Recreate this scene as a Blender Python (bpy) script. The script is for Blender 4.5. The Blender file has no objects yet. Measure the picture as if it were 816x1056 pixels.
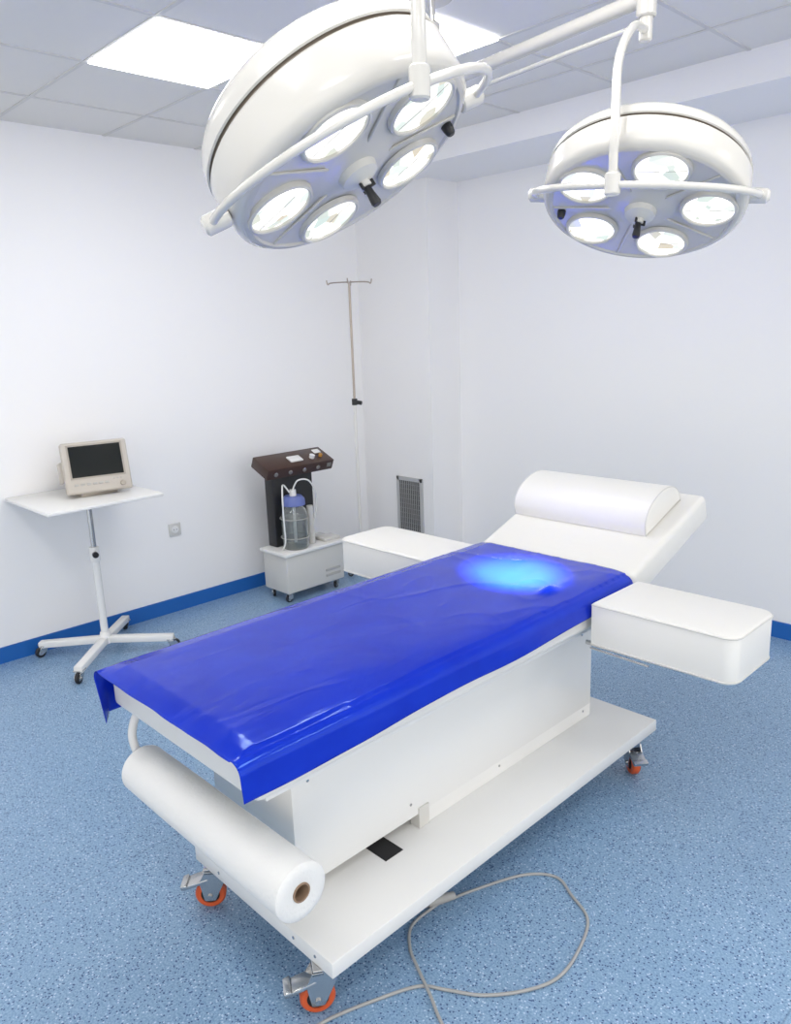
import bpy, bmesh, math, random
from mathutils import Vector, Matrix, noise
random.seed(4)
scene = bpy.context.scene
scene.view_settings.view_transform = 'Standard'

# ---------------------------------------------------------------- materials
def mat(name, col, rough=0.5, metal=0.0, spec=0.5, emit=None, estr=0.0, coat=0.0, trans=0.0, bump=None):
    m = bpy.data.materials.new(name); m.use_nodes = True
    nt = m.node_tree; b = nt.nodes["Principled BSDF"]
    b.inputs["Base Color"].default_value = (*col, 1)
    b.inputs["Roughness"].default_value = rough
    b.inputs["Metallic"].default_value = metal
    b.inputs["Specular IOR Level"].default_value = spec
    b.inputs["Coat Weight"].default_value = coat
    b.inputs["Transmission Weight"].default_value = trans
    if emit:
        b.inputs["Emission Color"].default_value = (*emit, 1)
        b.inputs["Emission Strength"].default_value = estr
    tc = nt.nodes.new("ShaderNodeTexCoord")
    if bump:
        sc, st, dist = bump
        n = nt.nodes.new("ShaderNodeTexNoise"); n.inputs["Scale"].default_value = sc
        n.inputs["Detail"].default_value = 4
        nt.links.new(tc.outputs["Object"], n.inputs["Vector"])
        bp = nt.nodes.new("ShaderNodeBump"); bp.inputs["Strength"].default_value = st
        bp.inputs["Distance"].default_value = dist
        nt.links.new(n.outputs["Fac"], bp.inputs["Height"])
        nt.links.new(bp.outputs["Normal"], b.inputs["Normal"])
    return m

M_wall = mat("wall_paint", (0.86, 0.852, 0.855), 0.6, bump=(60, 0.06, 0.002))
M_pillar = mat("wall_paint_shaded", (0.83, 0.822, 0.825), 0.6, bump=(60, 0.06, 0.002))  # copy of the wall paint, darkened to carry the pillar's shade
M_ceil = mat("ceiling_tile", (0.79, 0.765, 0.725), 0.9, bump=(220, 0.3, 0.002))
M_grid = mat("ceiling_grid_metal", (0.66, 0.64, 0.61), 0.5)
M_base = mat("baseboard_vinyl", (0.012, 0.12, 0.43), 0.4)
M_vinyl = mat("white_vinyl", (0.77, 0.755, 0.72), 0.36, bump=(45, 0.15, 0.004))
M_lacq = mat("white_lacquer", (0.77, 0.765, 0.75), 0.26, bump=(8, 0.03, 0.002))
M_lampw = mat("lamp_enamel", (0.64, 0.62, 0.58), 0.22, coat=0.4)
M_lampg = mat("lamp_face_enamel", (0.56, 0.54, 0.50), 0.3)
M_groove = mat("lamp_groove", (0.16, 0.13, 0.10), 0.5)
M_metal = mat("chrome", (0.55, 0.55, 0.55), 0.25, 1.0)
M_grey = mat("grey_plastic", (0.42, 0.41, 0.39), 0.45)
M_mongrey = mat("monitor_plastic", (0.38, 0.34, 0.29), 0.5)
M_monlt = mat("monitor_bezel_plastic", (0.50, 0.46, 0.41), 0.45)
M_black = mat("black_plastic", (0.012, 0.012, 0.014), 0.4)
M_dark = mat("dark_recess", (0.02, 0.02, 0.022), 0.8)
M_screen = mat("monitor_screen", (0.008, 0.010, 0.010), 0.12, spec=.3)
M_orange = mat("orange_rubber", (0.62, 0.10, 0.025), 0.4)
M_paper = mat("paper_roll", (0.78, 0.775, 0.76), 0.85, bump=(90, 0.5, 0.004))
M_card = mat("cardboard", (0.30, 0.20, 0.13), 0.9)
M_brown = mat("brown_panel", (0.055, 0.026, 0.018), 0.35)
M_cream = mat("cream_metal", (0.60, 0.59, 0.56), 0.4)
M_cable = mat("cable_rubber", (0.36, 0.36, 0.355), 0.6)
M_bluecap = mat("blue_cap", (0.12, 0.16, 0.42), 0.4)
M_panel = mat("light_diffuser", (1, 1, 1), 0.5, emit=(1, 0.99, 0.97), estr=10)
M_glass = mat("jar_glass", (0.80, 0.84, 0.83), 0.05, trans=0.9)
M_vent = mat("vent_metal", (0.45, 0.45, 0.45), 0.45)
M_pipe = mat("vinyl_piping", (0.62, 0.61, 0.585), 0.45)

# floor : speckled vinyl
M_floor = bpy.data.materials.new("speckled_vinyl"); M_floor.use_nodes = True
nt = M_floor.node_tree; b = nt.nodes["Principled BSDF"]
tc = nt.nodes.new("ShaderNodeTexCoord")
def N(t, **k):
    n = nt.nodes.new(t)
    for a, v in k.items(): n.inputs[a].default_value = v
    return n
def ramp(src, p0, c0, p1, c1):
    r = nt.nodes.new("ShaderNodeValToRGB"); e = r.color_ramp.elements
    e[0].position = p0; e[0].color = (*c0, 1); e[1].position = p1; e[1].color = (*c1, 1)
    nt.links.new(src, r.inputs[0]); return r
def mix(fac, a, bb):
    m = nt.nodes.new("ShaderNodeMix"); m.data_type = 'RGBA'
    nt.links.new(fac, m.inputs[0])
    if isinstance(a, tuple): m.inputs[6].default_value = (*a, 1)
    else: nt.links.new(a, m.inputs[6])
    if isinstance(bb, tuple): m.inputs[7].default_value = (*bb, 1)
    else: nt.links.new(bb, m.inputs[7])
    return m.outputs[2]
n1 = N("ShaderNodeTexNoise", Scale=150.0, Detail=3.0); nt.links.new(tc.outputs["Object"], n1.inputs["Vector"])
base = ramp(n1.outputs["Fac"], 0.38, (0.160, 0.285, 0.450), 0.62, (0.280, 0.415, 0.580)).outputs[0]
v1 = N("ShaderNodeTexVoronoi", Scale=88.0); nt.links.new(tc.outputs["Object"], v1.inputs["Vector"])
s1 = ramp(v1.outputs["Distance"], 0.22, (1, 1, 1), 0.29, (0, 0, 0)).outputs[0]
c = mix(s1, base, (0.030, 0.075, 0.20))
v2 = N("ShaderNodeTexVoronoi", Scale=70.0)
mp = nt.nodes.new("ShaderNodeMapping"); mp.inputs["Location"].default_value = (3.3, 1.7, 0.4)
nt.links.new(tc.outputs["Object"], mp.inputs[0]); nt.links.new(mp.outputs[0], v2.inputs["Vector"])
s2 = ramp(v2.outputs["Distance"], 0.17, (1, 1, 1), 0.24, (0, 0, 0)).outputs[0]
c = mix(s2, c, (0.48, 0.60, 0.74))
# welded sheet seam every 2 m
sx = nt.nodes.new("ShaderNodeSeparateXYZ"); nt.links.new(tc.outputs["Object"], sx.inputs[0])
ma = nt.nodes.new("ShaderNodeMath"); ma.operation = 'ADD'; ma.inputs[1].default_value = 12.55
nt.links.new(sx.outputs[0], ma.inputs[0])
mo = nt.nodes.new("ShaderNodeMath"); mo.operation = 'PINGPONG'; mo.inputs[1].default_value = 1.0; nt.links.new(ma.outputs[0], mo.inputs[0])
ss = ramp(mo.outputs[0], 0.001, (.5, .5, .5), 0.003, (0, 0, 0)).outputs[0]
c = mix(ss, c, (0.06, 0.11, 0.2))
nt.links.new(c, b.inputs["Base Color"]); b.inputs["Roughness"].default_value = 0.32
n3 = N("ShaderNodeTexNoise", Scale=25.0, Detail=3.0); nt.links.new(tc.outputs["Object"], n3.inputs["Vector"])
bp = N("ShaderNodeBump", Strength=0.12, Distance=0.004); nt.links.new(n3.outputs["Fac"], bp.inputs["Height"])
nt.links.new(bp.outputs[0], b.inputs["Normal"])

# blue sheet
M_blue = bpy.data.materials.new("blue_vinyl_sheet"); M_blue.use_nodes = True
nt = M_blue.node_tree; b = nt.nodes["Principled BSDF"]
tc = nt.nodes.new("ShaderNodeTexCoord")
n1 = N("ShaderNodeTexNoise", Scale=6.0, Detail=3.0); nt.links.new(tc.outputs["Object"], n1.inputs["Vector"])
col = ramp(n1.outputs["Fac"], 0.3, (0.0030, 0.018, 0.42), 0.7, (0.0040, 0.026, 0.50)).outputs[0]
nt.links.new(col, b.inputs["Base Color"])
b.inputs["Roughness"].default_value = 0.15
b.inputs["Specular IOR Level"].default_value = 0.55
b.inputs["Specular Tint"].default_value = (0.30, 0.60, 1.0, 1)
mp = nt.nodes.new("ShaderNodeMapping"); mp.inputs["Scale"].default_value = (7, 2.4, 7); mp.inputs["Rotation"].default_value = (0, 0, 0.5)
nt.links.new(tc.outputs["Object"], mp.inputs[0])
n2 = N("ShaderNodeTexNoise", Scale=1.5, Detail=3.0, Distortion=1.0); nt.links.new(mp.outputs[0], n2.inputs["Vector"])
bp = N("ShaderNodeBump", Strength=0.28, Distance=0.010); nt.links.new(n2.outputs["Fac"], bp.inputs["Height"])
nt.links.new(bp.outputs[0], b.inputs["Normal"])

# surgical lamp lens : glowing faceted reflector
def lens_material():
    global nt
    m = bpy.data.materials.new("lamp_lens"); m.use_nodes = True
    nt = m.node_tree; b = nt.nodes["Principled BSDF"]
    tc = nt.nodes.new("ShaderNodeTexCoord")
    v = N("ShaderNodeTexVoronoi", Scale=28.0); v.feature = 'F1'
    nt.links.new(tc.outputs["Object"], v.inputs["Vector"])
    sep = nt.nodes.new("ShaderNodeSeparateColor"); nt.links.new(v.outputs["Color"], sep.inputs[0])
    r = nt.nodes.new("ShaderNodeValToRGB"); e = r.color_ramp.elements
    e[0].position = 0.0; e[0].color = (0.62, 0.54, 0.42, 1)
    e[1].position = 0.12; e[1].color = (0.60, 0.70, 0.66, 1)
    x = r.color_ramp.elements.new(0.28); x.color = (0.85, 0.88, 0.84, 1)
    x = r.color_ramp.elements.new(0.45); x.color = (1.05, 1.04, 1.0, 1)
    x = r.color_ramp.elements.new(1.0); x.color = (1.6, 1.6, 1.6, 1)
    nt.links.new(sep.outputs[0], r.inputs[0])
    nt.links.new(r.outputs[0], b.inputs["Emission Color"]); b.inputs["Emission Strength"].default_value = 1.15
    b.inputs["Base Color"].default_value = (0.03, 0.03, 0.03, 1); b.inputs["Roughness"].default_value = 0.15
    m.cycles.emission_sampling = 'NONE'
    return m
M_lens = lens_material()

# ---------------------------------------------------------------- helpers
def empty(name, loc=(0, 0, 0)):
    e = bpy.data.objects.new(name, None); e.location = loc; e.empty_display_size = 0.1
    scene.collection.objects.link(e); return e
def obj(name, bm, material, parent=None, smooth=True, angle=40):
    me = bpy.data.meshes.new(name)
    bmesh.ops.recalc_face_normals(bm, faces=bm.faces)
    bm.to_mesh(me); bm.free()
    me.materials.append(material)
    o = bpy.data.objects.new(name, me); scene.collection.objects.link(o)
    if smooth:
        for p in me.polygons: p.use_smooth = True
        try: me.set_sharp_from_angle(angle=math.radians(angle))
        except Exception: pass
    if parent:
        o.parent = parent
        o.matrix_parent_inverse = Matrix.Translation(parent.location).inverted()
    return o
def rbox(bm, lo, hi, r=0.0, seg=3, M=None):
    t = bmesh.new(); bmesh.ops.create_cube(t, size=1)
    lo = Vector(lo); hi = Vector(hi); c = (lo + hi) / 2; s = hi - lo
    for v in t.verts: v.co = Vector((v.co.x * s.x, v.co.y * s.y, v.co.z * s.z)) + c
    if r > 0: bmesh.ops.bevel(t, geom=t.edges[:], offset=r, segments=seg, profile=0.5, affect='EDGES')
    if M: bmesh.ops.transform(t, matrix=M, verts=t.verts)
    me = bpy.data.meshes.new("t"); t.to_mesh(me); t.free(); bm.from_mesh(me); bpy.data.meshes.remove(me)
def prism(bm, pts, z0, z1, r=0.0, seg=3, M=None):
    t = bmesh.new(); f = t.faces.new([t.verts.new((p[0], p[1], z0)) for p in pts])
    g = bmesh.ops.extrude_face_region(t, geom=[f])
    for v in g['geom']:
        if isinstance(v, bmesh.types.BMVert): v.co.z = z1
    if r > 0:
        es = [e for e in t.edges if abs(e.verts[0].co.z - e.verts[1].co.z) < 1e-6]
        bmesh.ops.bevel(t, geom=es, offset=r, segments=seg, profile=0.5, affect='EDGES')
    if M: bmesh.ops.transform(t, matrix=M, verts=t.verts)
    me = bpy.data.meshes.new("t"); t.to_mesh(me); t.free(); bm.from_mesh(me); bpy.data.meshes.remove(me)
def frame(p, d):
    d = Vector(d).normalized()
    return Matrix.Translation(p) @ d.to_track_quat('Z', 'Y').to_matrix().to_4x4()
def cyl(bm, a, b_, r, r2=None, seg=32, bev=0.0):
    a = Vector(a); b_ = Vector(b_); L = (b_ - a).length; r2 = r if r2 is None else r2
    if bev > 0: pr = [(0, 0), (r - bev, 0), (r, bev), (r2, L - bev), (r2 - bev, L), (0, L)]
    else: pr = [(0, 0), (r, 0), (r2, L), (0, L)]
    lathe(bm, pr, frame(a, b_ - a), seg)
def lathe(bm, prof, M=Matrix(), seg=48, closed=False):
    rings = []
    for (r, z) in prof:
        if r < 1e-6: rings.append([bm.verts.new(M @ Vector((0, 0, z)))])
        else: rings.append([bm.verts.new(M @ Vector((r * math.cos(2 * math.pi * i / seg), r * math.sin(2 * math.pi * i / seg), z))) for i in range(seg)])
    prs = list(zip(rings[:-1], rings[1:]))
    if closed: prs.append((rings[-1], rings[0]))
    for A, B in prs:
        if len(A) == 1 and len(B) == 1: continue
        for i in range(seg):
            j = (i + 1) % seg
            if len(A) == 1: bm.faces.new((A[0], B[i], B[j]))
            elif len(B) == 1: bm.faces.new((A[i], A[j], B[0]))
            else: bm.faces.new((A[i], A[j], B[j], B[i]))
def spline(pts, n=8, closed=False):
    P = [Vector(p) for p in pts]; out = []
    m = len(P)
    for i in range(m - 1):
        p0 = P[max(i - 1, 0)]; p1 = P[i]; p2 = P[i + 1]; p3 = P[min(i + 2, m - 1)]
        for k in range(n):
            t = k / n
            out.append(0.5 * ((2 * p1) + (-p0 + p2) * t + (2 * p0 - 5 * p1 + 4 * p2 - p3) * t * t + (-p0 + 3 * p1 - 3 * p2 + p3) * t ** 3))
    out.append(P[-1]); return out
def tube(bm, pts, r, seg=12):
    P = [Vector(p) for p in pts]; rings = []
    d = (P[1] - P[0]).normalized(); q = d.to_track_quat('Z', 'Y'); x = q @ Vector((1, 0, 0))
    for i, p in enumerate(P):
        d = (P[min(i + 1, len(P) - 1)] - P[max(i - 1, 0)]).normalized()
        x = (x - d * x.dot(d)).normalized(); y = d.cross(x)
        rings.append([bm.verts.new(p + r * (math.cos(2 * math.pi * k / seg) * x + math.sin(2 * math.pi * k / seg) * y)) for k in range(seg)])
    for A, B in zip(rings[:-1], rings[1:]):
        for k in range(seg):
            j = (k + 1) % seg; bm.faces.new((A[k], A[j], B[j], B[k]))
    bm.faces.new(rings[0][::-1]); bm.faces.new(rings[-1])

# ---------------------------------------------------------------- room
WX, WY, CZ = -4.85, 4.68, 3.10
XE, YS = 2.6, -2.6
def room(name, lo, hi, m):
    bm = bmesh.new(); rbox(bm, lo, hi); return obj(name, bm, m, smooth=False)
room("floor", (WX - .1, YS, -.1), (XE, WY + .1, 0), M_floor)
room("wall_left", (WX - .1, YS, 0), (WX, WY + .1, CZ + .1), M_wall)
room("wall_back", (WX, WY, 0), (XE, WY + .1, CZ + .1), M_wall)
room("pillar", (WX, 4.34, 0), (-4.07, WY, 2.945), M_pillar)
room("ceiling", (WX, YS, CZ), (XE, WY, CZ + .1), M_ceil)
room("ceiling_beam", (WX, 3.99, 2.945), (XE, WY, CZ), M_wall)
room("baseboard_left", (WX, YS, 0), (WX + .012, 4.34, .10), M_base)
room("baseboard_back", (-4.058, WY - .012, 0), (XE, WY, .10), M_base)
bm = bmesh.new()
rbox(bm, (WX + .012, 4.328, 0), (-4.058, 4.34, .1)); rbox(bm, (-4.07, 4.34, 0), (-4.058, WY - .012, .1))
obj("baseboard_pillar", bm, M_base, smooth=False)

# ceiling grid
GX, G = 0.66, 0.625; gx0, gy0 = -3.65, 1.70
xs = [gx0 + GX * k for k in range(-1, 10) if WX < gx0 + GX * k < XE]
ys = [gy0 + G * k for k in range(-6, 4) if YS < gy0 + G * k < 3.98]
bm = bmesh.new()
for x in xs: rbox(bm, (x - .010, YS, CZ - .004), (x + .010, 3.99, CZ))
for y in ys: rbox(bm, (WX, y - .010, CZ - .0041), (XE, y + .010, CZ - .0001))
obj("ceiling_grid", bm, M_grid, smooth=False)
pan_and_fill = [(0, 0), (1, 1), (3, -1), (5, 0), (0, -3), (3, -3), (5, -3), (7, 2)]  # first pair visible; the rest are unseen fill panels added for light
for i, j in pan_and_fill:
    bm = bmesh.new(); x = gx0 + GX * i; y = gy0 + G * j
    rbox(bm, (x + .011, y + .011, CZ - .010), (x + GX - .011 + (.03 if i == 1 else 0), y + G - .011, CZ - .001))
    obj("ceiling_light_panel", bm, M_panel, smooth=False)

# wall socket
e = empty("wall_socket", (WX, 2.52, .59))
bm = bmesh.new(); rbox(bm, (WX, 2.475, .545), (WX + .012, 2.565, .635), .004); obj("plate", bm, M_cream, e)
bm = bmesh.new(); cyl(bm, (WX + .006, 2.52, .59), (WX + .014, 2.52, .59), .027, bev=.002); obj("insert", bm, M_lacq, e)
bm = bmesh.new(); cyl(bm, (WX + .01, 2.51, .59), (WX + .0155, 2.51, .59), .003); cyl(bm, (WX + .01, 2.53, .59), (WX + .0155, 2.53, .59), .003); obj("holes", bm, M_black, e)

# vent
e = empty("wall_vent", (-4.32, 4.34, .5))
bm = bmesh.new()
x0, x1, z0, z1 = -4.47, -4.18, .26, .73; y = 4.325
for lo, hi in (((x0, y, z0), (x0 + .03, 4.34, z1)), ((x1 - .03, y, z0), (x1, 4.34, z1)), ((x0, y, z0), (x1, 4.34, z0 + .03)), ((x0, y, z1 - .03), (x1, 4.34, z1))):
    rbox(bm, lo, hi, .002, 1)
obj("frame", bm, M_vent, e)
bm = bmesh.new(); rbox(bm, (x0 + .02, 4.335, z0 + .02), (x1 - .02, 4.3395, z1 - .02)); obj("recess", bm, M_dark, e, False)
bm = bmesh.new()
k = x0 + .045
while k < x1 - .035:
    rbox(bm, (k, 4.328, z0 + .03), (k + .007, 4.336, z1 - .03)); k += .021
k = z0 + .05
while k < z1 - .03:
    rbox(bm, (x0 + .03, 4.331, k), (x1 - .03, 4.336, k + .002)); k += .04
obj("louvres", bm, mat("louvre_metal", (.33, .33, .33), .5), e, False)

# ---------------------------------------------------------------- casters helper
def caster(e, tag, x, y, ztop, ang, s=1.0, brake=True, tire=None, side=1):
    """swivel castor: plate at ztop, wheel touching floor"""
    M = Matrix.Translation((x, y, 0)) @ Matrix.Rotation(ang, 4, 'Z')
    R = .046 * s; off = -.03 * s
    bm = bmesh.new()
    rbox(bm, (-.04 * s, -.04 * s, ztop - .006), (.04 * s, .04 * s, ztop), .002, 1, M)
    cyl(bm, M @ Vector((0, 0, ztop - .03 * s)), M @ Vector((0, 0, ztop - .004)), .028 * s)
    for sx in (-1, 1):
        prism_pts = [(-.040 * s, ztop - .024 * s), (.026 * s, ztop - .024 * s), (.020 * s, ztop - .05 * s), (off + .016 * s, R - .014 * s), (off - .016 * s, R - .014 * s), (-.058 * s, ztop - .055 * s)]
        t = [Vector((sx * .021 * s, p[0], p[1])) for p in prism_pts]
        t2 = [Vector((sx * .025 * s, p[0], p[1])) for p in prism_pts]
        a = [bm.verts.new(M @ v) for v in t]; b2 = [bm.verts.new(M @ v) for v in t2]
        bm.faces.new(a); bm.faces.new(b2[::-1]); n_ = len(a)
        for i in range(n_): bm.faces.new((a[i], b2[i], b2[(i + 1) % n_], a[(i + 1) % n_]))
    rbox(bm, (-.025 * s, -.042 * s, ztop - .03 * s), (.025 * s, .028 * s, ztop - .022 * s), .001, 1, M)
    cyl(bm, M @ Vector((-.03 * s, off, R)), M @ Vector((.03 * s, off, R)), .008 * s, seg=12)
    if brake:
        Tm = M @ Matrix.Translation((0, -.05 * s, ztop - .055 * s)) @ Matrix.Rotation(.30, 4, 'X')
        rbox(bm, (-.026 * s, -.062 * s, -.008), (.026 * s, .02 * s, .006), .004, 2, Tm)
        rbox(bm, (-.028 * s, -.066 * s, -.004), (.028 * s, -.045 * s, .012), .004, 2, Tm)
    obj(tag + "_fork", bm, M_metal, e)
    bm = bmesh.new()
    W = M @ Matrix.Translation((-.016 * s, off, R)) @ Matrix.Rotation(math.pi / 2, 4, 'Y')
    w = .032 * s
    lathe(bm, [(R * .62, 0), (R * .88, 0), (R, w * .2), (R, w * .8), (R * .88, w), (R * .62, w)], W, 32, True)
    obj(tag + "_tyre", bm, tire or M_orange, e)
    bm = bmesh.new(); lathe(bm, [(0, w * .1), (R * .63, w * .1), (R * .63, w * .9), (0, w * .9)], W, 24); obj(tag + "_hub", bm, M_dark if tire is None else M_metal, e)

# ---------------------------------------------------------------- treatment table
BL, BR, BF, BB, ZT = -2.31, -1.50, 0.925, 2.75, 0.88
T = empty("operating_table", (-1.9, 1.95, 0))
bm = bmesh.new(); rbox(bm, (-2.15, 1.07, .170), (-1.425, 2.89, .220), .003, 2); obj("base_plate", bm, M_lacq, T)
bm = bmesh.new()
rbox(bm, (-2.10, 1.14, .275), (-1.66, 2.74, .71), .003, 2)
rbox(bm, (-2.10, 1.70, .220), (-1.66, 2.74, .28), .002, 1)
obj("lift_housing", bm, M_lacq, T)
bm = bmesh.new()
rbox(bm, (-2.27, .985, .705), (-1.55, 2.74, .745), .003, 2)
rbox(bm, (-2.20, 1.03, .672), (-1.61, 2.73, .708), .002, 1)
obj("top_frame", bm, M_lacq, T)
bm = bmesh.new(); rbox(bm, (-1.76, 1.46, .2202), (-1.62, 1.54, .2212)); obj("cable_slot", bm, M_dark, T, False)
bm = bmesh.new(); rbox(bm, (-1.70, 1.655, .2202), (-1.654, 1.705, .30), .002, 1); obj("housing_slot", bm, M_cream, T, False)  # greyish block drawn for the small vertical slot at the housing
bm = bmesh.new()
for p in ((-1.66, 1.2, .33), (-1.66, 1.62, .33), (-1.66, 2.1, .26), (-1.66, 2.68, .26), (-1.66, 1.2, .62), (-1.66, 2.66, .62)):
    cyl(bm, Vector(p) - Vector((.004, 0, 0)), Vector(p) + Vector((.002, 0, 0)), .005, seg=12)
for xx in (-1.6, -1.5, -2.0): cyl(bm, (xx, 1.074, .198), (xx, 1.068, .198), .005, seg=12)
obj("screws", bm, M_metal, T)
# mattress
bm = bmesh.new(); rbox(bm, (BL, BF, .745), (BR, BB + .03, ZT), .022, 4)
obj("mattress", bm, M_vinyl, T)
# head section, hinged up
hz = math.radians(19.5)
HM = Matrix.Translation((0, 2.775, ZT)) @ Matrix.Rotation(hz, 4, 'X')
bm = bmesh.new(); rbox(bm, (BL, .0, -.130), (BR, .69, 0), .024, 4, HM); obj("head_section", bm, M_vinyl, T)
bm = bmesh.new(); rbox(bm, (BL + .05, .02, -.160), (BR - .05, .62, -.129), .003, 1, HM); obj("head_frame", bm, M_lacq, T)
bm = bmesh.new()
for xx in (-2.15, -1.68): cyl(bm, (xx, 2.72, .66), HM @ Vector((xx, .42, -.15)), .012)
obj("head_struts", bm, M_metal, T)
# bolster (D section)
bm = bmesh.new(); nb = 20
prof = [(.30 + .165 * math.cos(math.pi * k / nb), .128 * math.sin(math.pi * k / nb) ** .75) for k in range(nb + 1)]
X0, X1 = -2.30, -1.585
t = bmesh.new(); f = t.faces.new([t.verts.new((X0, p[0] + .15, p[1] + .002)) for p in prof])
g = bmesh.ops.extrude_face_region(t, geom=[f])
for v in g['geom']:
    if isinstance(v, bmesh.types.BMVert): v.co.x = X1
es = [ed for ed in t.edges if abs(ed.verts[0].co.x - ed.verts[1].co.x) < 1e-6]
bmesh.ops.bevel(t, geom=es, offset=.014, segments=4, profile=.5, affect='EDGES')
bmesh.ops.transform(t, matrix=HM, verts=t.verts)
me = bpy.data.meshes.new("t"); t.to_mesh(me); t.free(); bm.from_mesh(me)
obj("head_bolster", bm, M_vinyl, T)
bm = bmesh.new()
for xx in (X0 + .006, X1 - .006): tube(bm, [HM @ Vector((xx, .15 + .30 + .162 * math.cos(math.pi * k / 30), .002 + .125 * math.sin(math.pi * k / 30) ** .75)) for k in range(31)], .003, 8)
# arm boards
def armboard(tag, xa, xb, y0, y1, z0, z1):
    s = 1 if xb > xa else -1; pts = []
    r = .05
    pts += [(xa, y0)]
    for k in range(9):
        a = math.pi / 2 * k / 8; pts.append((xb - s * r + s * r * math.sin(a), y0 + r - r * math.cos(a)))
    for k in range(9):
        a = math.pi / 2 * k / 8; pts.append((xb - s * r + s * r * math.cos(a), y1 - r + r * math.sin(a)))
    pts += [(xa, y1)]
    b1 = bmesh.new(); prism(b1, pts, z0, z1, .010, 3); obj(tag + "_pad", b1, M_vinyl, T)
    tube(bm, [(p[0], p[1], z1 - .009) for p in pts], .0032, 8); tube(bm, [(p[0], p[1], z0 + .009) for p in pts], .0032, 8)
    b1 = bmesh.new()
    tube(b1, [(xa - s * .05, y0 + .05, z0 - .012), (xb - s * .2, y0 + .05, z0 - .012)], .009)
    tube(b1, [(xa - s * .05, y1 - .05, z0 - .012), (xb - s * .2, y1 - .05, z0 - .012)], .009)
    tube(b1, [(xa, y0 - .004, z0 - .004), (xb - s * .3, y0 - .004, z0 - .010)], .004)
    obj(tag + "_rail", b1, M_metal, T)
armboard("arm_board_right", BR + .03, -.93, 2.42, 2.76, .700, .875)
armboard("arm_board_left", BL - .015, -2.94, 2.42, 2.76, .700, .875)
obj("piping", bm, M_pipe, T)
# bent foot bracket + paper roll spindle
bm = bmesh.new()
RY, RZ = .985, .502
tube(bm, spline([(-2.26, 1.06, .72), (-2.295, 1.0, .70), (-2.305, .97, .62), (-2.305, RY, .53), (-2.30, RY, RZ)], 6), .014)
cyl(bm, (-2.305, RY, RZ), (-1.50, RY, RZ), .010, seg=16)
obj("roll_bracket", bm, M_lacq, T)
caster(T, "caster_1", -2.09, 1.12, .170, math.radians(-40), 1.12)
caster(T, "caster_2", -1.50, 1.11, .170, math.radians(-32), 1.12)
caster(T, "caster_3", -1.495, 2.80, .170, math.radians(50), 1.12)
caster(T, "caster_4", -2.09, 2.82, .170, math.radians(150), 1.12)

# paper roll
P = empty("paper_roll", (-1.86, RY, RZ))
bm = bmesh.new()
M = Matrix.Translation((-2.28, RY, RZ)) @ Matrix.Rotation(math.pi / 2, 4, 'Y')
L = .86; RR = .079
lathe(bm, [(.026, .002), (RR - .004, 0), (RR, .004), (RR + .001, L * .3), (RR, L * .6), (RR + .001, L - .004), (RR - .003, L), (.055, L + .002), (.026, L - .002)], M, 72, True)
obj("paper", bm, M_paper, P)
bm = bmesh.new(); lathe(bm, [(.0265, -.001), (.0265, L + .001), (.022, L + .001), (.022, -.001)], M, 40, True); obj("core", bm, M_card, P)
bm = bmesh.new(); lathe(bm, [(0.0, L - .05), (.0218, L - .05)], M, 30); obj("core_hole_shade", bm, M_dark, P)  # dark disc added inside the core, standing for the shade in its hole
bm = bmesh.new()
pr = [(RY - RR * math.cos(a) * 1.012, RZ + RR * math.sin(a) * 1.012) for a in [math.radians(200 + i * 8) for i in range(12)]]
ringsA = [[bm.verts.new((x, p[0], p[1])) for p in pr] for x in (-2.275, -1.9, -1.425)]
for A, B in zip(ringsA[:-1], ringsA[1:]):
    for i in range(len(pr) - 1): bm.faces.new((A[i], A[i + 1], B[i + 1], B[i]))
obj("paper_tail", bm, M_paper, P)

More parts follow.
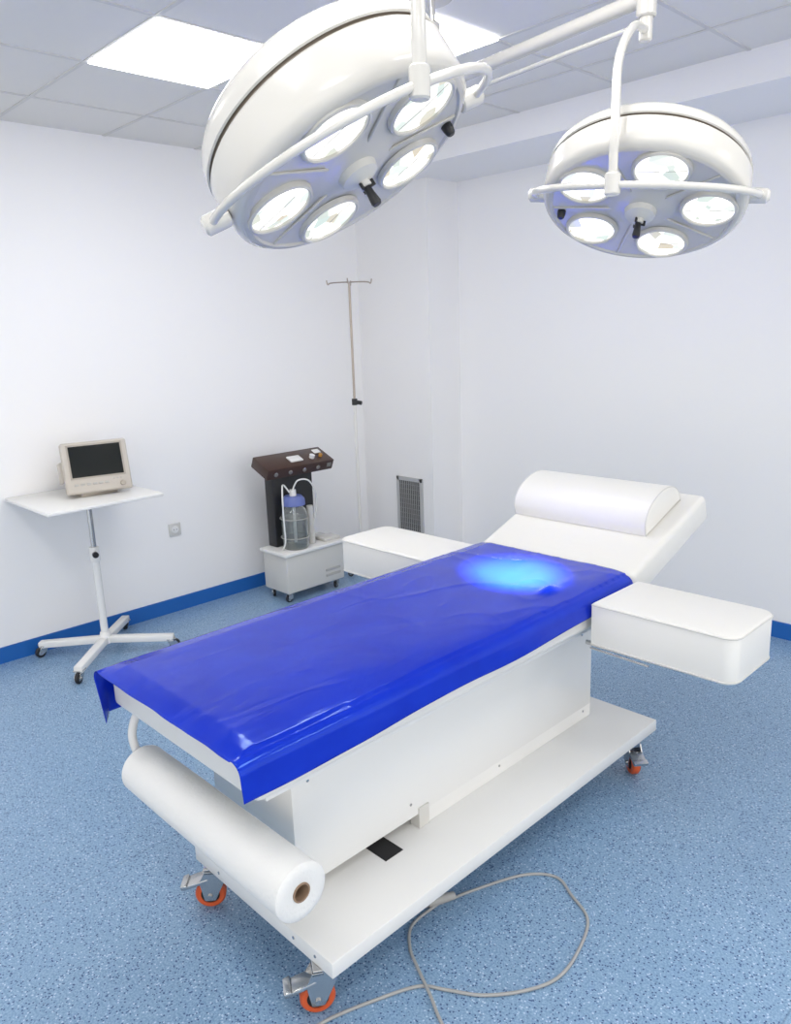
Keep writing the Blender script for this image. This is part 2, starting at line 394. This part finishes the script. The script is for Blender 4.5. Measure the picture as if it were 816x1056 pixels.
# blue sheet
S = empty("blue_sheet", (-1.9, 1.8, ZT))
bm = bmesh.new()
y0, y1 = .875, 2.755; xl, xr = BL - .012, BR + .014; zt = ZT + .006
nv = 260; r = .036; HL = .135
def prof_pt(s, hl, hr):
    Wt = xr - xl - 2 * r; arc = math.pi / 2 * r
    tot = hl + arc + Wt + arc + hr; d = s * tot
    if d < hl: return xl, zt - r - (hl - d), 0
    d -= hl
    if d < arc:
        a = d / r; return xl + r - r * math.cos(a), zt - r + r * math.sin(a), .3
    d -= arc
    if d < Wt: return xl + r + d, zt, 1
    d -= Wt
    if d < arc:
        a = d / r; return xr - r + r * math.sin(a), zt - r + r * math.cos(a), .3
    d -= arc
    return xr, zt - r - d, 0
nu = 170
grid = []
for j in range(nv + 1):
    y = y0 + (y1 - y0) * j / nv
    hr = .066 - .014 * (y - y0) + .005 * math.sin(y * 7)
    if y > 2.5: hr *= max(0.02, 1 - (y - 2.5) / .26)
    row = []
    for i in range(nu + 1):
        x, z, k = prof_pt(i / nu, HL, hr)
        nz = noise.noise(Vector((x * 3 + y * 1.2, y * 1.3 - x * 1, 1.3)))
        rg = (1 - abs(noise.noise(Vector((x * 2.4 - y * 1.0, y * 2.4 + x * 1.2, 7.7))))) ** 12
        rg2 = (1 - abs(noise.noise(Vector((x * 5 + y * 3, y * 2.0 - x * 2, 2.2))))) ** 16
        rg3 = noise.noise(Vector((x * 9 - y * 2, y * 6 + x * 3, 5.2)))
        if k > 0:
            edge = min(1, (xr - x) / .06, (x - xl) / .06, (y - y0) / .05 + .3)
            hd = .25 + .9 * max(0, min(1, (y - 1.7) / .6))
            z += k * max(edge, .0) * (max(nz, -.2) * .004 + rg * .0022 * hd + rg2 * .0015 * hd)
            z += k * .020 * math.exp(-(((x + 1.62) / .022) ** 2 + ((y - 2.36) / .045) ** 2))
            # soft crown that falls toward the long right edge, with small puckers
            wd = .15 + .05 * nz
            u_ = max(0, min(1, (x - (xr - wd)) / wd))
            z += k * (.016 * (1 - u_ ** 2) * min(1, max(0, (x - xl) / .1)) * min(1, max(0, (y - y0) / .07)))
            if x > xr - .3: z += k * rg3 * .0022 * min(1, (x - (xr - .3)) / .15)
            z -= k * .006 * max(0, 1 - (y - y0) / .04)
        else:
            sgn = 1 if x > -1.9 else -1
            dz = zt - r - z
            x += sgn * (dz * .10 + .007 * noise.noise(Vector((y * 4, z * 3, 3.0))) * min(1, dz / .03))
            if sgn < 0 and y < BF - .006:
                f_ = (BF - .006 - y) / (BF - .006 - y0)
                x += f_ * dz * .55
        dy = 0
        if j == 0: dy = .004 * noise.noise(Vector((x * 8, 0, 0)))
        row.append(bm.verts.new((x, y + dy, z)))
    grid.append(row)
for j in range(nv):
    for i in range(nu): bm.faces.new((grid[j][i], grid[j][i + 1], grid[j + 1][i + 1], grid[j + 1][i]))
o = obj("sheet", bm, M_blue, S, angle=180)
m = o.modifiers.new("sol", 'SOLIDIFY'); m.thickness = .0012; m.offset = 1

# ---------------------------------------------------------------- surgical lamps
def lamp(name, c, xaxis, n, s, a0, knob, yoke_r, alpha, mdir, pz, hs):
    c = Vector(c); Z = -Vector(n).normalized(); X = Vector(xaxis); X = (X - Z * X.dot(Z)).normalized(); Y = Z.cross(X)
    M = Matrix.Translation(c) @ Matrix((X, Y, Z)).transposed().to_4x4() @ Matrix.Scale(s, 4)
    e = empty(name, c)
    h = lambda z: z * hs
    bm = bmesh.new()
    lathe(bm, [(.325, .0), (.338, h(.010)), (.344, h(.03)), (.345, h(.075)), (.345, h(.125)), (.340, h(.131))], M, 96)
    obj("lower_shell", bm, M_lampw, e)
    bm = bmesh.new(); lathe(bm, [(.342, h(.127)), (.336, h(.131)), (.336, h(.141)), (.342, h(.145))], M, 96); obj("seam_band", bm, M_groove, e)
    bm = bmesh.new()
    pr = [(.340, h(.140)), (.345, h(.143)), (.343, h(.160))]
    for k in range(1, 15):
        a = math.pi / 2 * k / 14; pr.append((.343 * math.cos(a) ** .82 if k < 14 else 0, h(.160 + .125 * math.sin(a))))
    lathe(bm, pr, M, 96); obj("dome", bm, M_lampw, e)
    bm = bmesh.new()
    lathe(bm, [(.326, .0), (.322, -.004), (.31, -.006), (.305, .000), (.12, .004), (.10, -.004), (.06, -.012), (.0, -.012)], M, 96)
    obj("face_plate", bm, M_lampg, e)
    lr = .083
    bz = bmesh.new(); ln = bmesh.new(); dv = bmesh.new()
    for k in range(5):
        a = math.radians(a0 + 72 * k); p = Vector((.222 * math.cos(a), .222 * math.sin(a), 0))
        Mk = M @ Matrix.Translation(p)
        lathe(bz, [(lr, .004), (lr, -.010), (lr + .004, -.013), (lr + .010, -.010), (lr + .013, .002)], Mk, 48)
        lathe(ln, [(0, -.0085), (lr * .5, -.008), (lr, -.004)], Mk, 48)
        for w in (0,):
            q = math.radians(w + a0); u = Vector((math.cos(q), math.sin(q), 0))
            A = Mk @ (u * lr * .95 + Vector((0, 0, -.0075))); B = Mk @ (-u * lr * .95 + Vector((0, 0, -.0075)))
            tube(dv, [A, Mk @ Vector((0, 0, -.0095)), B], .0008 * s, 6)
        a2 = a + math.radians(36)
        rbox(bz, (.10, -.004, -.005), (.305, .004, .002), .002, 1, M @ Matrix.Rotation(a2, 4, 'Z'))
    obj("lens_bezels", bz, M_lampg, e); obj("lenses", ln, M_lens, e); obj("lens_facets", dv, M_grey, e)
    bm = bmesh.new(); lathe(bm, [(.055, -.01), (.05, -.03), (.028, -.04), (.016, -.045), (.016, -.06), (0, -.06)], M, 40); obj("handle_mount", bm, M_cream, e)
    bm = bmesh.new(); lathe(bm, [(0, -.055), (.010, -.055), (.011, -.08), (.014, -.105), (.011, -.112), (0, -.114)], M, 32)
    for q in (0, 120, 240): rbox(bm, (.006, -.003, -.066), (.024, .003, -.048), .001, 1, M @ Matrix.Rotation(math.radians(q), 4, 'Z'))
    obj("handle_grip", bm, M_black, e)
    bm = bmesh.new(); lathe(bm, [(0, .0), (.015, 0), (.015, -.012), (.012, -.026), (.008, -.030), (0, -.030)], M @ Matrix.Translation((knob[0], knob[1], 0)), 24); obj("knob", bm, M_black, e)
    # yoke: half ring hinged on two rim pivots, swung out in front of the lamp
    al = math.radians(alpha); E_ = (X * math.cos(al) + Y * math.sin(al)).normalized()
    md = Vector(mdir); md = (md - E_ * md.dot(E_)).normalized()
    cc = c + Z * pz * s; pts = []
    for k in range(41):
        a = math.pi * k / 40
        pts.append(cc + yoke_r * s * (-math.cos(a) * E_ + math.sin(a) * md))
    bm = bmesh.new(); tube(bm, pts, .0105 * s ** .5, 16)
    for q in (pts[0], pts[-1]):
        d = (cc - q).normalized()
        cyl(bm, q - d * .02, q + d * .045 * s, .025 * s, bev=.004)
        cyl(bm, q - d * .024, q - d * .002, .019 * s, bev=.004)
    obj("yoke", bm, M_lampw, e)
    return e, pts, M

c1 = (-1.53, 1.375, 2.290)
e1, y1p, M1 = lamp("surgical_lamp", c1, (.660, .597, .456), (.501, .204, -.842), .97, -18, (.262, .12), .392, 22, (.745, -.667, -.02), .03, .94)
c2 = (-1.125, 2.05, 2.195)
e2, y2p, M2 = lamp("surgical_lamp.001", c2, (.835, .495, -.239), (.102, -.442, -.890), .78, -10, (-.27, .07), .375, -10, (.479, -.869, -.06), .05, .77)
# mount column shared on the ceiling
hub = Vector((-2.14, 2.30, 0))
A = empty("surgical_lamp_mount", (hub.x, hub.y, CZ))
bm = bmesh.new()
cyl(bm, (hub.x, hub.y, CZ - .05), (hub.x, hub.y, CZ), .11, bev=.01)
cyl(bm, (hub.x, hub.y, 2.72), (hub.x, hub.y, CZ - .04), .035)
for z in (2.75, 2.93): cyl(bm, (hub.x, hub.y, z - .04), (hub.x, hub.y, z + .04), .052, bev=.006)
obj("ceiling_column", bm, M_lampw, A)
# lamp 1 stem and arm
p = y1p[22]
bm = bmesh.new()
cyl(bm, p - Vector((0, 0, .03)), p + Vector((0, 0, .035)), .022, bev=.004)
top = Vector((p.x - .02, p.y + .02, 2.82))
tube(bm, spline([p, p + Vector((0, 0, .12)), p + Vector((-.01, .01, .25)), top], 8), .0150, 16)
cyl(bm, top - Vector((0, 0, .05)), top + Vector((0, 0, .06)), .032, bev=.005)
tube(bm, [top + Vector((0, 0, .02)), Vector((hub.x, hub.y, 2.93))], .026, 20)
obj("arm_1", bm, M_lampw, A)
# lamp 2 stem and spring arm
p = y2p[18]; j = Vector((-1.19, 2.16, 2.72))
bm = bmesh.new()
cyl(bm, p - Vector((0, 0, .024)), p + Vector((0, 0, .028)), .019, bev=.004)
tube(bm, spline([p, p + Vector((0, .005, .14)), p.lerp(j, .45) + Vector((.01, -.07, .08)), p.lerp(j, .75) + Vector((.01, -.05, .04)), j + Vector((0, 0, -.05))], 10), .011, 16)
cyl(bm, j + Vector((0, 0, -.08)), j + Vector((0, 0, .09)), .018, bev=.004)
cyl(bm, j + Vector((0, 0, -.02)), j + Vector((0, 0, .055)), .027, bev=.004)
el = Vector((hub.x, hub.y, 2.75))
tube(bm, [j + Vector((0, 0, .03)), el], .021, 20)
tube(bm, [j + Vector((-.03, 0, -.035)), el + Vector((.04, 0, -.055))], .007, 12)
obj("arm_2", bm, M_lampw, A)

# ---------------------------------------------------------------- monitor trolley
E = empty("instrument_trolley", (-4.5, 1.79, 0))
bm = bmesh.new(); rbox(bm, (-4.835, 1.45, .985), (-4.18, 2.13, 1.005), .006, 2); rbox(bm, (-4.62, 1.69, .965), (-4.38, 1.91, .986), .003, 1); obj("tray_top", bm, M_lacq, E)
cx, cy = -4.49, 1.80
bm = bmesh.new(); cyl(bm, (cx, cy, .62), (cx, cy, .97), .016); obj("inner_post", bm, M_metal, E)
bm = bmesh.new(); cyl(bm, (cx, cy, .09), (cx, cy, .68), .022); cyl(bm, (cx, cy, .60), (cx, cy, .69), .029, bev=.004)
cyl(bm, (cx, cy, .075), (cx, cy, .15), .042, .028, bev=.004)
ang = [math.radians(q) for q in (-46, 52, 138, 226)]
for a in ang:
    Mx = Matrix.Translation((cx, cy, .1)) @ Matrix.Rotation(a, 4, 'Z') @ Matrix.Rotation(.055, 4, 'Y')
    rbox(bm, (.0, -.026, -.02), (.41, .026, .020), .006, 2, Mx)
obj("cross_base", bm, M_lacq, E)
bm = bmesh.new(); cyl(bm, (cx, cy, .655), (cx + .06, cy - .02, .655), .006, seg=12); cyl(bm, (cx + .05, cy - .018, .655), (cx + .075, cy - .024, .655), .018, bev=.003); obj("height_knob", bm, M_black, E)
for k, a in enumerate(ang):
    caster(E, "castor_%d" % (k + 1), cx + .39 * math.cos(a), cy + .39 * math.sin(a), .075, a + math.pi / 2 + .3 * k, .72, False, M_black)

# patient monitor
E = empty("patient_monitor", (-4.5, 1.87, 1.006))
W_, H_, D_ = .37, .30, .22
MM = Matrix.Translation((-4.40, 1.85, 1.032)) @ Matrix.Rotation(math.radians(-12), 4, 'Z') @ Matrix.Rotation(math.radians(-13), 4, 'Y')
bm = bmesh.new(); rbox(bm, (-.05, -W_ / 2, 0), (0, W_ / 2, H_), .014, 3, MM); obj("bezel", bm, M_monlt, E)
bm = bmesh.new()
t = bmesh.new(); bmesh.ops.create_cube(t, size=1)
for v in t.verts:
    bk = v.co.x < 0; k = .86 if bk else 1
    zl, zh = (.065, H_ - .035) if bk else (.01, H_ - .01)
    v.co = Vector((-.05 - (D_ if bk else 0), v.co.y * (W_ - .02) * k, zh if v.co.z > 0 else zl))
bmesh.ops.bevel(t, geom=t.edges[:], offset=.015, segments=3, profile=.5, affect='EDGES')
bmesh.ops.transform(t, matrix=MM, verts=t.verts)
me = bpy.data.meshes.new("t"); t.to_mesh(me); t.free(); bm.from_mesh(me)
obj("housing", bm, M_mongrey, E)
bm = bmesh.new()
for lo, hi in (((-.001, -.155, .085), (.004, -.145, .285)), ((-.001, .145, .085), (.004, .155, .285)), ((-.001, -.155, .275), (.004, .155, .285)), ((-.001, -.155, .085), (.004, .155, .094))):
    rbox(bm, lo, hi, .001, 1, MM)
obj("screen_frame", bm, M_mongrey, E)
bm = bmesh.new(); rbox(bm, (-.002, -.146, .093), (.0015, .146, .276), 0, 1, MM); obj("screen", bm, M_screen, E, False)
bm = bmesh.new()
for k in range(6): rbox(bm, (-.001, -.14 + k * .034, .045), (.004, -.116 + k * .034, .058), .002, 1, MM)
for k in range(3): rbox(bm, (-.001, .08 + k * .02, .065), (.003, .09 + k * .02, .072), .001, 1, MM)
obj("buttons", bm, M_grey, E)
bm = bmesh.new(); cyl(bm, MM @ Vector((0, .13, .035)), MM @ Vector((.018, .13, .035)), .016, bev=.003); obj("dial", bm, M_mongrey, E)
bm = bmesh.new(); rbox(bm, (-4.62, 1.75, 1.006), (-4.44, 1.97, 1.06), .006, 2); obj("foot", bm, M_mongrey, E)
bm = bmesh.new(); rbox(bm, (-.20, -W_ / 2 - .004, .08), (-.09, -W_ / 2 + .02, .2), .006, 2, MM); obj("side_module", bm, M_monlt, E)

# ---------------------------------------------------------------- suction pump
E = empty("suction_machine", (-4.45, 3.25, 0))
bm = bmesh.new(); rbox(bm, (-4.62, 3.08, .07), (-4.33, 3.61, .35), .012, 3); obj("cabinet", bm, M_cream, E)
bm = bmesh.new(); rbox(bm, (-4.63, 3.06, .348), (-4.315, 3.63, .375), .008, 2); obj("cabinet_top", bm, M_lacq, E)
bm = bmesh.new(); rbox(bm, (-4.332, 3.43, .12), (-4.325, 3.57, .14), .002, 1); rbox(bm, (-4.332, 3.43, .16), (-4.325, 3.57, .18), .002, 1); obj("cabinet_slots", bm, M_grey, E)
bm = bmesh.new(); rbox(bm, (-4.62, 3.14, .375), (-4.52, 3.50, .97), .008, 2); obj("rear_column", bm, M_black, E)
PM = Matrix.Translation((-4.50, 3.32, .985)) @ Matrix.Rotation(math.radians(24), 4, 'Y')
bm = bmesh.new(); rbox(bm, (-.10, -.29, -.05), (.10, .30, .03), .006, 2, PM); obj("control_head", bm, M_brown, E)
bm = bmesh.new()
for k in range(4): cyl(bm, PM @ Vector((.098, -.22 + k * .125, -.01)), PM @ Vector((.112, -.22 + k * .125, -.01)), .015, bev=.003)
rbox(bm, (.098, .24, -.025), (.102, .28, .01), .002, 1, PM)
obj("control_knobs", bm, mat("dull_knob", (.2, .19, .18), .4), E)
bm = bmesh.new()
rbox(bm, (-.02, -.06, .031), (.05, .05, .042), .004, 2, PM); cyl(bm, PM @ Vector((.03, .14, .031)), PM @ Vector((.03, .14, .055)), .020); rbox(bm, (-.06, .2, .031), (-.01, .26, .04), .003, 1, PM)
obj("top_bottles", bm, M_lacq, E)
bm = bmesh.new(); cyl(bm, PM @ Vector((.03, .22, .031)), PM @ Vector((.03, .22, .05)), .014); obj("top_caps", bm, mat("amber_cap", (.5, .25, .05), .4), E)
jx, jy = -4.42, 3.24
bm = bmesh.new(); JM = Matrix.Translation((jx, jy, .376))
lathe(bm, [(0, 0), (.085, 0), (.095, .015), (.095, .24), (.085, .28), (.06, .31), (.06, .335), (.055, .335), (.055, .308), (.08, .276), (.09, .238), (.09, .017), (.082, .006), (0, .006)], JM, 48); obj("jar", bm, M_glass, E)
bm = bmesh.new(); lathe(bm, [(0, .385), (.06, .385), (.082, .36), (.084, .318), (.062, .318), (.062, .336), (0, .336)], JM, 40); obj("jar_lid", bm, M_bluecap, E)
bm = bmesh.new(); lathe(bm, [(0, .43), (.022, .43), (.026, .385), (0, .385)], JM, 24); lathe(bm, [(0, .04), (.012, .04), (.012, .33), (0, .33)], JM, 16); obj("jar_valve", bm, M_lacq, E)
bm = bmesh.new()
tube(bm, spline([(jx, jy, .80), (jx + .03, jy + .03, .87), (jx + .05, jy + .12, .85), (jx + .03, jy + .19, .70), (jx, jy + .17, .50), (jx, jy + .16, .382)], 8), .006, 10)
tube(bm, spline([(jx, jy - .03, .79), (jx, jy - .08, .85), (jx + .04, jy - .12, .8), (jx + .05, jy - .13, .6), (jx + .04, jy - .12, .45), (jx, jy - .12, .382)], 8), .006, 10)
obj("hoses", bm, M_lacq, E)
bm = bmesh.new()
for zz in (.46, .60): 
    tube(bm, [(jx + .102 * math.cos(math.radians(q)), jy + .102 * math.sin(math.radians(q)), zz) for q in range(0, 361, 12)], .004, 8)
obj("jar_holder", bm, M_grey, E)
bm = bmesh.new(); cyl(bm, (jx - .01, jy + .15, .375), (jx - .01, jy + .15, .66), .03, .025, bev=.004); rbox(bm, (jx - .06, jy + .22, .375), (jx + .06, jy + .37, .40), .006, 2); obj("small_bottle", bm, M_cream, E)
for k, (x, y) in enumerate(((-4.37, 3.13), (-4.37, 3.56), (-4.58, 3.13), (-4.58, 3.56))): caster(E, "castor_%d" % (k + 1), x, y, .072, .5 * k, .6, False, M_black)

# ---------------------------------------------------------------- IV stand
E = empty("iv_stand", (-4.57, 4.0, 0)); ix, iy = -4.57, 4.0
bm = bmesh.new(); cyl(bm, (ix, iy, 1.35), (ix, iy, 2.25), .009)
for a in (math.radians(45), math.radians(135)):
    u = Vector((math.cos(a), math.sin(a), 0)); c_ = Vector((ix, iy, 2.25))
    tube(bm, spline([c_ - u * .17 + Vector((0, 0, .02)), c_ - u * .16 + Vector((0, 0, -.012)), c_ - u * .12, c_ + u * .12, c_ + u * .16 + Vector((0, 0, -.012)), c_ + u * .17 + Vector((0, 0, .02))], 6), .005, 8)
obj("upper_rod", bm, mat("iv_rod", (.42, .36, .31), .35, .6), E)
bm = bmesh.new(); cyl(bm, (ix, iy, .08), (ix, iy, 1.36), .012)
for k in range(5):
    a = math.radians(72 * k + 10); tube(bm, [(ix, iy, .1), (ix + .23 * math.cos(a), iy + .23 * math.sin(a), .055)], .013)
obj("lower_pole", bm, M_vinyl, E)
bm = bmesh.new(); cyl(bm, (ix, iy, 1.33), (ix, iy, 1.38), .022, bev=.003); cyl(bm, (ix, iy, 1.355), (ix + .05, iy + .03, 1.345), .016, bev=.003); obj("clamp", bm, M_black, E)
for k in range(5):
    a = math.radians(72 * k + 10); caster(E, "castor_%d" % (k + 1), ix + .22 * math.cos(a), iy + .22 * math.sin(a), .06, a, .5, False, M_black)

# ---------------------------------------------------------------- power cable
E = empty("power_cable", (-1.3, 1.6, 0))
bm = bmesh.new(); z = .0055
tube(bm, spline([(-1.62, 1.50, z), (-1.545, 1.62, z), (-1.50, 1.75, z), (-1.42, 1.93, z), (-1.33, 2.0, z), (-1.24, 1.96, z), (-1.14, 1.90, z), (-1.09, 1.76, z), (-1.08, 1.64, z), (-1.12, 1.54, z), (-1.20, 1.44, z), (-1.29, 1.38, z), (-1.36, 1.33, z), (-1.42, 1.2, z), (-1.46, 1.09, z), (-1.48, 1.0, z), (-1.52, .9, z)], 10), .005, 10)
tube(bm, spline([(-1.53, 1.66, z + .010), (-1.545, 1.60, z), (-1.54, 1.49, z), (-1.48, 1.42, z), (-1.41, 1.38, z + .003), (-1.31, 1.33, z + .008), (-1.23, 1.29, z), (-1.10, 1.24, z), (-.95, 1.16, z)], 10), .005, 10)
obj("cord", bm, M_cable, E)
bm = bmesh.new(); cyl(bm, (-1.565, 1.59, .018), (-1.52, 1.68, .018), .017, .013, bev=.004); obj("plug", bm, M_grey, E)

# ---------------------------------------------------------------- lights
w = bpy.data.worlds.new("World"); scene.world = w; w.use_nodes = True
nt = w.node_tree
bg = nt.nodes["Background"]; bg.inputs[1].default_value = 1.0
tc = nt.nodes.new("ShaderNodeTexCoord")
dp = nt.nodes.new("ShaderNodeVectorMath"); dp.operation = 'DOT_PRODUCT'; dp.inputs[1].default_value = (.93, -.30, .20)
nt.links.new(tc.outputs["Generated"], dp.inputs[0])
mr = nt.nodes.new("ShaderNodeMapRange"); mr.inputs[1].default_value = -.2; mr.inputs[2].default_value = 1.0
nt.links.new(dp.outputs["Value"], mr.inputs[0])
r_ = nt.nodes.new("ShaderNodeValToRGB"); e_ = r_.color_ramp.elements
e_[0].position = 0; e_[0].color = (.84, .83, .82, 1); e_[1].position = 1; e_[1].color = (2.0, 1.96, 1.90, 1)
nt.links.new(mr.outputs[0], r_.inputs[0]); nt.links.new(r_.outputs[0], bg.inputs[0])
def spot(name, loc, tgt, power, size, blend, rad, col, parent):
    l = bpy.data.lights.new(name, 'SPOT'); l.energy = power; l.spot_size = math.radians(size); l.spot_blend = blend; l.shadow_soft_size = rad; l.color = col
    o = bpy.data.objects.new(name, l); scene.collection.objects.link(o)
    o.location = loc; o.rotation_euler = (Vector(tgt) - Vector(loc)).to_track_quat('-Z', 'Y').to_euler()
    o.parent = parent; o.matrix_parent_inverse = Matrix.Translation(parent.location).inverted()
l2 = M2 @ Vector((0, 0, -.15))
spot("beam", l2, (-1.86, 2.46, .88), 3600, 17, 1.0, .05, (1, .93, .9), e2)

# ---------------------------------------------------------------- camera
cd = bpy.data.cameras.new("camera"); co = bpy.data.objects.new("camera", cd); scene.collection.objects.link(co)
F = Vector((-.7010, .6748, -.2307)); R = Vector((.699, .7142, -.0348)); U = Vector((-.1413, .1857, .9724))
F.normalize(); R = (R - F * R.dot(F)).normalized(); U = R.cross(F)
co.matrix_world = Matrix.Translation((0, 0, 1.9)) @ Matrix((R, U, -F)).transposed().to_4x4()
cd.sensor_fit = 'VERTICAL'; cd.sensor_height = 36; cd.lens = 797.8 / 1056 * 36
scene.camera = co
